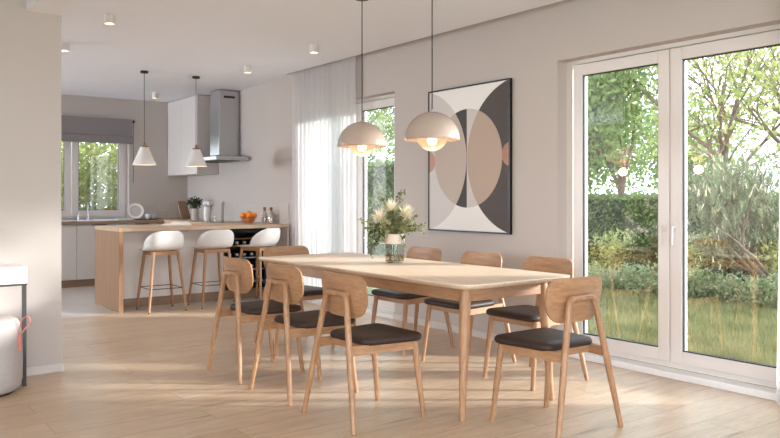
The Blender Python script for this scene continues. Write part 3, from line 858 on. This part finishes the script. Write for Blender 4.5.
# ------------------------------------------------------------------ LAMPS
def pendant(x, y, lab):
    r = thing('dome_pendant', lab, 'pendant lamp', (x, y, 1.592), 0, 'dome pendants over the table')
    R = .181; n = 18
    pr = [(R*math.sin(PI/2*k/n), R*1.02*math.cos(PI/2*k/n)) for k in range(n+1)]
    prof = pr + [(r0*.985 if r0 > .02 else r0*.9, z0*.985-.0008) for r0, z0 in pr[::-1]]
    prof[n] = (R, 0); prof[n+1] = (R-.003, 0)
    bm = bmesh.new(); lathe(bm, prof, 56); obj('dome_shade', bm, 'shade', r, smooth='all')
    r2 = .104
    pr2 = [(r2*math.sin(a), .035-r2*math.cos(a)) for a in [k*(PI*.60)/16 for k in range(17)]]
    bm = bmesh.new(); lathe(bm, pr2, 40); obj('lower_bowl', bm, 'lowerbowl', r, smooth='all')
    bm = bmesh.new(); bmesh.ops.create_uvsphere(bm, u_segments=20, v_segments=12, radius=.032, matrix=Matrix.Translation((0, 0, .0))); obj('bulb', bm, 'bulb', r, smooth='all')
    bm = bmesh.new(); lathe(bm, [(0, .026), (.02, .026), (.02, .181), (0, .181)], 20); obj('socket', bm, 'chrome', r, smooth=True)
    bm = bmesh.new(); lathe(bm, [(0, .182), (.009, .182), (.007, .20), (0, .20)], 16); obj('cap', bm, 'chrome', r, smooth=True)
    bm = bmesh.new(); tube(bm, [(0,0,.198), (0,0,CH-1.592)], .0036, 8); obj('cord', bm, 'cord', r)
    bm = bmesh.new(); lathe(bm, [(0, CH-1.592-.02), (.05, CH-1.592-.02), (.05, CH-1.592), (0, CH-1.592)], 24); obj('ceiling_cup', bm, 'black_metal', r)
    L = bpy.data.lights.new('bulb_light', 'POINT'); L.energy = 2.2; L.color = (1, .72, .45); L.shadow_soft_size = .04
    lo = bpy.data.objects.new('bulb_light', L); col.objects.link(lo); lo.location = (x, y, 1.592-.12)
pendant(3.17, 4.568, 'cream dome pendant lamp over the table, the one beside the curtain')
pendant(3.17, 3.772, 'cream dome pendant lamp over the table, in front of the artwork')
def cone_lamp(x, y, lab):
    r = thing('cone_pendant', lab, 'pendant lamp', (x, y, 1.60), 0, 'cone pendants over the peninsula')
    bm = bmesh.new(); lathe(bm, [(.133, 0), (.047, .205), (.0, .208), (.0, .204), (.044, .2), (.129, 0)], 40, closed=False)
    obj('cone_shade', bm, 'cone', r, smooth=True)
    bm = bmesh.new(); lathe(bm, [(0, .208), (.045, .208), (.043, .222), (.014, .226), (.012, .262), (0, .262)], 24); obj('cap', bm, 'brass', r, smooth=True)
    bm = bmesh.new(); tube(bm, [(0,0,.26), (0,0,CH-1.60)], .0035, 8); obj('cord', bm, 'cord', r)
    H = CH-1.60
    bm = bmesh.new(); lathe(bm, [(0, H-.025), (.045, H-.025), (.045, H), (0, H)], 24); obj('ceiling_cup', bm, 'black', r)
    bm = bmesh.new(); lathe(bm, [(0, .045), (.085, .045), (.09, .052), (0, .06)], 28); obj('diffuser', bm, 'spot', r)
cone_lamp(3.003, 8.755, 'white cone pendant over the peninsula, the one nearer the window')
cone_lamp(3.641, 8.776, 'white cone pendant over the peninsula, in front of the wall cabinets')
sp = [((1.854, 6.223), 'round ceiling downlight near the partition wall, over the open floor'), ((1.853, 7.626), 'round ceiling downlight half hidden by the partition wall edge'),
      ((3.754, 10.505), 'small ceiling downlight in the kitchen corner'), ((3.799, 6.284), 'round ceiling downlight in front of the curtain'), ((3.811, 7.732), 'round ceiling downlight near the cooker hood')]
for (x, y), lab in sp:
    r = thing('ceiling_spotlight', lab, 'ceiling light', (x, y, CH), 0, 'cylindrical ceiling spotlights')
    bm = bmesh.new(); lathe(bm, [(0, 0), (.045, 0), (.045, -.076), (.038, -.076), (.034, -.06), (0, -.06)], 28); obj('housing', bm, 'white_frame', r, smooth=True)
    bm = bmesh.new(); lathe(bm, [(0, -.066), (.031, -.066), (.031, -.062), (0, -.062)], 24); obj('lens', bm, 'spot', r)
    L = bpy.data.lights.new('spot_light', 'SPOT'); L.energy = 6; L.color = (1, .8, .6); L.spot_size = 1.5; L.spot_blend = .8; L.shadow_soft_size = .03
    lo = bpy.data.objects.new('spot_light', L); col.objects.link(lo); lo.location = (x, y, CH-.08)

# ------------------------------------------------------------------ VASE WITH FLOWERS
vb = Vector((3.258, 4.29, TZ))
r = thing('flower_vase', 'clear glass vase with a white paper band on the dining table', 'vase', vb)
bm = bmesh.new(); lathe(bm, [(0, .001), (.062, .001), (.067, .006), (.067, .20), (.064, .20), (.064, .012), (0, .012)], 40); obj('vase_glass', bm, 'vaseg', r, smooth=True)
bm = bmesh.new(); lathe(bm, [(.068, .135), (.0695, .135), (.0705, .205), (.069, .205)], 40, closed=True); obj('paper_band', bm, 'kraft', r, smooth=True)
t = NT('water_wood_reflection'); tr = t.n('BsdfTransparent'); tr.inputs[0].default_value = (.82,.66,.50,1); gl = t.n('BsdfGlossy'); gl.inputs['Roughness'].default_value = .05  # brown tint puts the table wood's reflection into the water colour
mx = t.n('MixShader'); mx.inputs[0].default_value = .08; t.l(tr.outputs[0], mx.inputs[1]); t.l(gl.outputs[0], mx.inputs[2]); t.l(mx.outputs[0], t.out.inputs[0]); M['water'] = t.m
bm = bmesh.new(); lathe(bm, [(0, .0125), (.0635, .0125), (.0635, .055), (0, .055)], 32); obj('water', bm, 'water', r)
r = thing('flower_bouquet', 'bouquet of cream spiky blooms and eucalyptus in the glass vase', 'flowers', vb)
Rv = Vector((.8, -.6, 0)); Fv = Vector((.6, .8, 0))
def bp(px, z, d=0): return Rv*(px/139.) + Fv*d + Vector((0, 0, z))
# eucalyptus branches : end point in (pixels right of vase axis at 139 px/m), height above table
br = [(-33, .30, .02, .25), (-23, .06, -.02, .30), (-21, .10, .02, .27), (-26, .14, -.04, .26), (-16, .24, -.08, .28), (14, .22, -.08, .28), (0, .24, -.1, .27), (-30, .24, -.02, .27), (-27, .20, -.05, .27), (-14, .46, .03, .3), (7, .50, .02, .34), (-19, .34, .10, .28), (27, .22, .0, .27), (17, .30, .08, .3), (22, .33, -.06, .28), (10, .12, -.08, .26),
      (2, .38, -.08, .3), (-8, .30, -.10, .28), (12, .40, .05, .3), (-4, .42, .08, .3), (-12, .16, -.08, .27), (30, .26, .05, .28), (8, .28, -.12, .27), (-22, .27, .08, .27), (4, .33, .0, .3)]
LV, LF = [], []
bm = bmesh.new()
for px, zz, d, mz in br:
    a = Vector((random.uniform(-.02,.02), random.uniform(-.02,.02), .19)); e = bp(px, zz, d); c = bp(px*.45, max(mz, zz*.9), d*.5)
    pts = [a*(1-s)**2+c*2*s*(1-s)+e*s*s for s in [k/12 for k in range(13)]]
    tube(bm, pts, [.0022]*13, 5)
    for k in range(3, 13):
        for q in range(9):
            p = pts[k]+Vector((random.gauss(0,.010), random.gauss(0,.010), random.gauss(0,.010)))
            dd = Vector((random.gauss(0,1), random.gauss(0,1), random.gauss(0,1))).normalized(); ee = dd.orthogonal().normalized(); ee.rotate(Matrix.Rotation(random.uniform(0,6.28), 3, dd))
            s = random.uniform(.014, .026)*(1.15-.4*k/12); b0 = len(LV)
            for kk in range(6):
                an = kk*PI/3; LV.append(p+dd*(s*.5-s*.5*math.cos(an))+ee*(s*.45*math.sin(an)))
            LF.append(tuple(range(b0, b0+6)))
for k in range(7):   # stems in the glass
    a = k*.9; tube(bm, [(.04*math.cos(a), .04*math.sin(a), .016), (-.02*math.cos(a), -.02*math.sin(a), .2)], .003, 6)
obj('stems', bm, 'stemg', r); rawmesh('eucalyptus_leaves', LV, LF, 'leaf_e', r)
for px, zz, d in ((-15, .335, -.05), (-3, .40, -.03), (12, .355, -.06)):
    c = bp(px, zz, d); ax = (c - Vector((0,0,.18))).normalized(); V, F = [], []
    for q in range(230):
        u = random.random()**.6; th = random.uniform(0, 2*PI); pe = ax.orthogonal().normalized(); pe.rotate(Matrix.Rotation(th, 3, ax))
        dd = (ax*(1.05-u)+pe*(u*1.05)).normalized(); sd = dd.cross(ax); sd = sd.normalized() if sd.length > .01 else pe
        s = random.uniform(.055, .10); b0 = len(V)
        p = c - ax*.03
        V += [p, p+dd*s*.5+sd*.0035, p+dd*s, p+dd*s*.5-sd*.0035]; F.append((b0, b0+1, b0+2, b0+3))
    rawmesh('bloom', V, F, 'petal', r)

# ------------------------------------------------------------------ CONSOLE + POUF
r = thing('console_table', 'white console table with dark metal legs against the partition wall', 'console table', (1.07, 5.34, 0))
obj('top', box(-1.1, 0, 0, .285, .665, .775, .004), 'white_cab', r)
obj('metal_rail', box(-1.09, -.0, .004, .028, .652, .6645), 'dark_metal', r)
for x, y in ((-.028, .004), (-1.09, .004), (-1.09, .255)): obj('leg', box(x, x+.024, y, y+.024, 0, .652), 'dark_metal', r)
r = thing('round_pouf', 'round light grey fabric pouf with pink strap beside the console leg', 'pouf', (.815, 5.30, 0))
bm = bmesh.new(); prf = [(0, .012), (.17, .012), (.200, .03), (.216, .08), (.218, .2), (.214, .34), (.205, .42), (.188, .452), (.16, .466), (.08, .472), (0, .473)]
lathe(bm, prf, 48); obj('cushion', bm, 'pouf', r, smooth='all')
bm = bmesh.new(); lathe(bm, [(0, 0), (.165, 0), (.165, .0115), (0, .0115)], 32); obj('base', bm, 'black', r)
# strap on the right side (direction +R)
a0 = Rv*.222+Vector((0, 0, .43)); pts = bent([Rv*.214+Vector((0,0,.33)), Rv*.221+Vector((0,0,.41)), Rv*.238+Vector((0,0,.47)), Rv*.275+Vector((0,0,.482)), Rv*.29+Vector((0,0,.45)), Rv*.228+Vector((0,0,.37))], .015, 4)
bm = bmesh.new(); tube(bm, pts, .0045, 8)
q = Rv*.240+Vector((0,0,.35)); 
obj('strap', bm, 'strap', r, smooth=True)
bm = bmesh.new(); tube(bm, [Rv*.2205+Vector((0,0,.27)), Rv*.2195+Vector((0,0,.36))], .011, 8); obj('strap_tab', bm, 'strap', r)

# ------------------------------------------------------------------ GARDEN
GZ = -.14
struct('ground', box(XL-30, 45, -25, 50, GZ-.2, GZ-.021), 'soil')
V, F = [], []
while len(F) < 26000:
    x = random.uniform(5.05, 11); y = random.uniform(2.2, 10)
    rr = y/x
    if rr < .44 or rr > .86: continue
    if random.random() > (6.5/x)**2.2: continue
    h = random.uniform(.03, .085); a = random.uniform(0, 2*PI); w = .0045*(x/5.5); b = len(V); lx, ly = random.gauss(0,.02), random.gauss(0,.02)
    V += [(x-w*math.cos(a), y-w*math.sin(a), GZ-.021), (x+w*math.cos(a), y+w*math.sin(a), GZ-.021), (x+lx, y+ly, GZ+h)]; F.append((b, b+1, b+2))
meta(rawmesh('grass', V, F, 'grass'), 'green lawn grass outside the terrace doors', 'grass', kind='stuff')

def hedge(name, lab, x0, x1, y0, y1, z1, n, mat, size=.07, group=None):
    cx, cy = (x0+x1)/2, (y0+y1)/2
    r = thing(name, lab, 'hedge', (cx, cy, GZ-.02), 0, group)
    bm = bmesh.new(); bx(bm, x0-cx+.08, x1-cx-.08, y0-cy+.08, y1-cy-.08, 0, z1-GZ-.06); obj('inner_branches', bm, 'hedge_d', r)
    def fn():
        f = random.random()
        x, y, zz = random.uniform(x0, x1), random.uniform(y0, y1), random.uniform(GZ, z1)
        if f < .45: x = x0+random.uniform(0, .1)
        elif f < .7: y = y0+random.uniform(0, .1)
        elif f < .97: zz = z1-random.uniform(0, .1)
        return Vector((x-cx, y-cy, zz-GZ+.02))
    V, F = leafcloud(n, fn, size, .55); rawmesh('foliage', V, F, mat, r); return r
hedge('clipped_hedge', 'long clipped green hedge beyond the lawn', 12.0, 13.0, 5.2, 12.5, 1.27, 15000, 'hedge', .085)
hedge('tall_hedge', 'tall pale green hedge seen through the window beside the curtain', 8.2, 9.4, 9.6, 16.5, 1.9, 14000, 'hedge', .08)
# low pale shrubs along the lawn
rs = []
def shrub(x, y, rx, h, n, mat, lab, name='low_shrub', size=.06, group=None, cat='shrub'):
    r = thing(name, lab, cat, (x, y, GZ-.021), 0, group)
    V, F = leafcloud(n, blob((0, 0, h*.5), (rx, rx, h*.55), .35), size, .5); V = [v for v in V]
    for v in V: v.z = max(v.z, .0)
    rawmesh('foliage', V, F, mat, r)
    bm = bmesh.new()
    for k in range(6):
        a = k*1.05; tube(bm, [(0, 0, 0), (rx*.5*math.cos(a), rx*.5*math.sin(a), h*.7)], [.012, .004], 5)
    obj('stems', bm, 'twig', r); return r
k = 0
for i in range(15):
    t_ = i/14; x = 9.6+random.uniform(-.15,.15)-.6*t_; y = 4.2+5.2*t_
    shrub(x, y, .38, .42+random.uniform(-.05,.06), 900, 'pale', 'low pale green shrub in the row edging the lawn', group='pale shrubs edging the lawn', size=.055)
for i in range(9):
    t_ = i/8
    shrub(10.7+random.uniform(-.1,.1), 4.4+5.6*t_, .55, .78+random.uniform(-.08,.08), 1400, ('hedge_d','tree_y')[i % 2], ('dark green bush in front of the clipped hedge', 'yellowish green bush in front of the clipped hedge')[i % 2], name='garden_bush', size=.075, group=('dark bushes by the hedge', 'yellowish bushes by the hedge')[i % 2])

def tree(name, lab, x, y, h, crown, leaves, mat, size, lean=0, stems=1, seed=1, group=None, trunk_r=.09):
    rnd = random.Random(seed)
    r = thing(name, lab, 'tree', (x, y, GZ-.021), 0, group)
    bm = bmesh.new(); tips = []
    def grow(p, d, L, rad, depth):
        n = 5; pts = [p]; q = p
        for i in range(n):
            d = (d+Vector((rnd.gauss(0,.09), rnd.gauss(0,.09), rnd.gauss(.02,.05)))).normalized(); q = q+d*(L/n); pts.append(q)
            if depth >= 2: tips.append(q)
        tube(bm, pts, [rad*(1-.45*i/n) for i in range(n+1)], 7 if depth else 10)
        if depth < 4:
            for _ in range(3 if depth else 3):
                k_ = rnd.randint(2, n); e = (d+Vector((rnd.gauss(0,.5), rnd.gauss(0,.5), rnd.gauss(.12,.3)))).normalized()
                grow(pts[k_], e, L*rnd.uniform(.55,.8), rad*.5, depth+1)
    for s in range(stems):
        a = s*2*PI/max(1, stems)+.5
        d = Vector((math.cos(a)*.16*(stems > 1)+lean, math.sin(a)*.16*(stems > 1), 1)).normalized()
        grow(Vector((0, 0, 0)), d, h*.42, trunk_r, 0)
    obj('trunk', bm, 'twig', r, smooth=True)
    V, F = [], []
    def fn():
        p = rnd.choice(tips); return p+Vector((rnd.gauss(0,1), rnd.gauss(0,1), rnd.gauss(0,1)))*crown
    V, F = leafcloud(leaves, fn, size, .55); rawmesh('foliage', V, F, mat, r); return r
tree('leafy_tree', 'dense leafy green tree seen through the left terrace door', 12.6, 9.2, 6.0, .38, 15000, 'tree_g', .12, seed=3)
tree('leafy_tree', 'large leafy tree further back behind the left terrace door', 19.5, 15.6, 7.5, .6, 10000, 'tree_g', .2, seed=8)
tree('multi_stem_tree', 'slender multi-stem tree with sparse light leaves behind the right terrace door', 13.8, 7.7, 6.2, .22, 1800, 'tree_y', .11, stems=3, seed=5, trunk_r=.085)
tree('multi_stem_tree', 'forked tree with light green crown at the right edge of the terrace door', 15.6, 6.6, 6.6, .32, 3200, 'tree_y', .13, stems=2, seed=11, trunk_r=.11)
tree('leafy_tree', 'distant light green tree behind the forked tree', 27, 11.5, 6, .7, 3500, 'tree_y', .24, seed=21)
tree('leafy_tree', 'distant green tree behind the multi-stem tree', 28, 17.0, 6, .8, 4500, 'tree_g', .24, seed=22)
tree('leafy_tree', 'green tree seen through the window beside the curtain', 10.9, 16.6, 5.5, .45, 8000, 'tree_g', .12, seed=31)
# dwarf pine
r = thing('dwarf_pine', 'bushy dwarf pine with pale buds outside the right terrace door', 'tree', (10.3, 5.05, GZ-.021))
bm = bmesh.new(); rnd = random.Random(4); tips = []
def pg(p, d, L, rad, depth):
    pts = [p]; q = p
    for i in range(5):
        d = (d+Vector((rnd.gauss(0,.13), rnd.gauss(0,.13), rnd.gauss(.03,.08)))).normalized(); q = q+d*L/5; q.z = max(q.z, .25); pts.append(q)
        if depth >= 1 and q.z > .55: tips.append((q, d))
    tube(bm, pts, [rad*(1-.5*i/5) for i in range(6)], 8)
    if depth < 3:
        for _ in range(4): pg(pts[rnd.randint(2,5)], (d+Vector((rnd.gauss(0,.55), rnd.gauss(0,.55), rnd.gauss(.15,.3)))).normalized(), L*.68, rad*.5, depth+1)
for a in (2.2, 2.6, 3.3, 1.4, 0.2, 4.6):
    pg(Vector((0,0,0)), Vector((math.cos(a)*.75, math.sin(a)*.75, .62)).normalized(), .95, .036, 0)
obj('trunk', bm, 'twig', r, smooth=True)
V, F = [], []; BV = bmesh.new()
for _ in range(3000):
    q, d = rnd.choice(tips); c = q+Vector((rnd.gauss(0,.13), rnd.gauss(0,.13), rnd.gauss(.02,.13)))
    ax = (Vector((rnd.gauss(0,.35), rnd.gauss(0,.35), 1))).normalized()
    for k in range(14):
        th = rnd.uniform(0, 2*PI); pe = ax.orthogonal().normalized(); pe.rotate(Matrix.Rotation(th, 3, ax)); p = c+ax*rnd.uniform(-.05,.06)
        dd = (ax*.9+pe*.8).normalized(); s = rnd.uniform(.05,.09); sd = dd.cross(ax).normalized()*.0045; b0 = len(V)
        V += [p-sd, p+sd, p+dd*s]; F.append((b0, b0+1, b0+2))
    if rnd.random() < .16: tube(BV, [c+ax*.03, c+ax*.11], [.012, .006], 5)
rawmesh('needles', V, F, 'pine', r); obj('buds', BV, 'cone_b', r)
# greenery behind the kitchen window
for i, (x, y, rx, h) in enumerate(((3.0, 14.6, .8, 2.6), (4.3, 14.9, .9, 2.9), (5.4, 14.9, .8, 2.5), (3.7, 16.6, 1.1, 3.4), (5.5, 17.0, 1.1, 3.2))):
    shrub(x, y, rx, h, 5200, 'bamboo' if i < 3 else 'tree_g', ['tall yellow-green shrub outside the kitchen window, left of centre', 'tall yellow-green shrub outside the middle of the kitchen window', 'tall yellow-green shrub outside the right part of the kitchen window', 'green shrub further back behind the kitchen window, on the left', 'green shrub further back behind the kitchen window, on the right'][i], name='tall_shrub', size=.11)

# ------------------------------------------------------------------ LIGHT
w = bpy.data.worlds.new('sky'); scene.world = w; w.use_nodes = True
nt = w.node_tree; bg = nt.nodes['Background']
tc = nt.nodes.new('ShaderNodeTexCoord'); sx = nt.nodes.new('ShaderNodeSeparateXYZ'); cr = nt.nodes.new('ShaderNodeValToRGB')
nt.links.new(tc.outputs['Generated'], sx.inputs[0]); nt.links.new(sx.outputs[2], cr.inputs[0]); nt.links.new(cr.outputs[0], bg.inputs[0])
cr.color_ramp.elements[0].color = (.84, .93, 1, 1); cr.color_ramp.elements[1].color = (.66, .80, 1, 1)
bg.inputs[1].default_value = 5.8
def sun(direction, energy, angle, color):
    L = bpy.data.lights.new('sun', 'SUN'); L.energy = energy; L.angle = angle; L.color = color
    o = bpy.data.objects.new('sun', L); col.objects.link(o); o.rotation_euler = Vector(direction).to_track_quat('-Z', 'Y').to_euler(); return o
el = math.radians(14)
sun((-.8*math.cos(el), .6*math.cos(el), -math.sin(el)), 10.5, math.radians(5), (1, .99, .98))
def area(name, loc, d, sx_, sy_, e, c=(1,1,1), portal=False):
    L = bpy.data.lights.new(name, 'AREA'); L.shape = 'RECTANGLE'; L.size = sx_; L.size_y = sy_; L.energy = e; L.color = c
    if portal: L.cycles.is_portal = True
    o = bpy.data.objects.new(name, L); col.objects.link(o); o.location = loc; o.rotation_euler = Vector(d).to_track_quat('-Z', 'Z').to_euler(); return o
# sky portals in the visible openings
area('portal_doors', (4.93, (D0+D1)/2, 1.16), (-1,0,0), D1-D0, 2.25, 1, portal=True)
area('portal_french', (4.93, (W0+W1)/2, 1.16), (-1,0,0), W1-W0, 2.25, 1, portal=True)
area('portal_kitchen', ((KX0+KX1)/2, YB+.28, 1.6), (0,-1,0), KX1-KX0, 1.3, 1, portal=True)
# added area lights for assumed windows out of view (left wall, behind the camera)
area('fill_light_left', (XL-.05, .85, 1.2), (1,0,.6), 3.4, 2.1, 65, (.84,.92,1))
area('fill_light_kitchen', (XL-.05, 10.82, 1.62), (1,-.1,.4), 1.0, 1.3, 300, (.84,.92,1))
area('fill_light_near', (.8, YN-.05, 1.22), (0,1,.6), 5.1, 2.2, 90, (.84,.92,1))

# ------------------------------------------------------------------ CAMERA
cam = bpy.data.cameras.new('camera'); co = bpy.data.objects.new('camera', cam); col.objects.link(co)
cam.sensor_width = 36; cam.lens = 759/780*36; cam.shift_y = (197.7-219)/780
cam.clip_start = .05; cam.clip_end = 200
co.location = (0, 0, 1.22); co.rotation_euler = (PI/2, 0, -math.atan2(.6, .8))
scene.camera = co
vs_ = scene.view_settings; vs_.view_transform = 'Standard'; vs_.look = 'None'; vs_.gamma = 1; vs_.use_curve_mapping = False; vs_.exposure = .06
scene.cycles.use_denoising = True
scene.cycles.max_bounces = 10; scene.cycles.transparent_max_bounces = 24; scene.cycles.diffuse_bounces = 6; scene.cycles.sample_clamp_indirect = 6
scene.cycles.caustics_reflective = False; scene.cycles.caustics_refractive = False
for o in list(col.objects):
    for k in ('label', 'category'):
        if k in o and o[k] is None: del o[k]
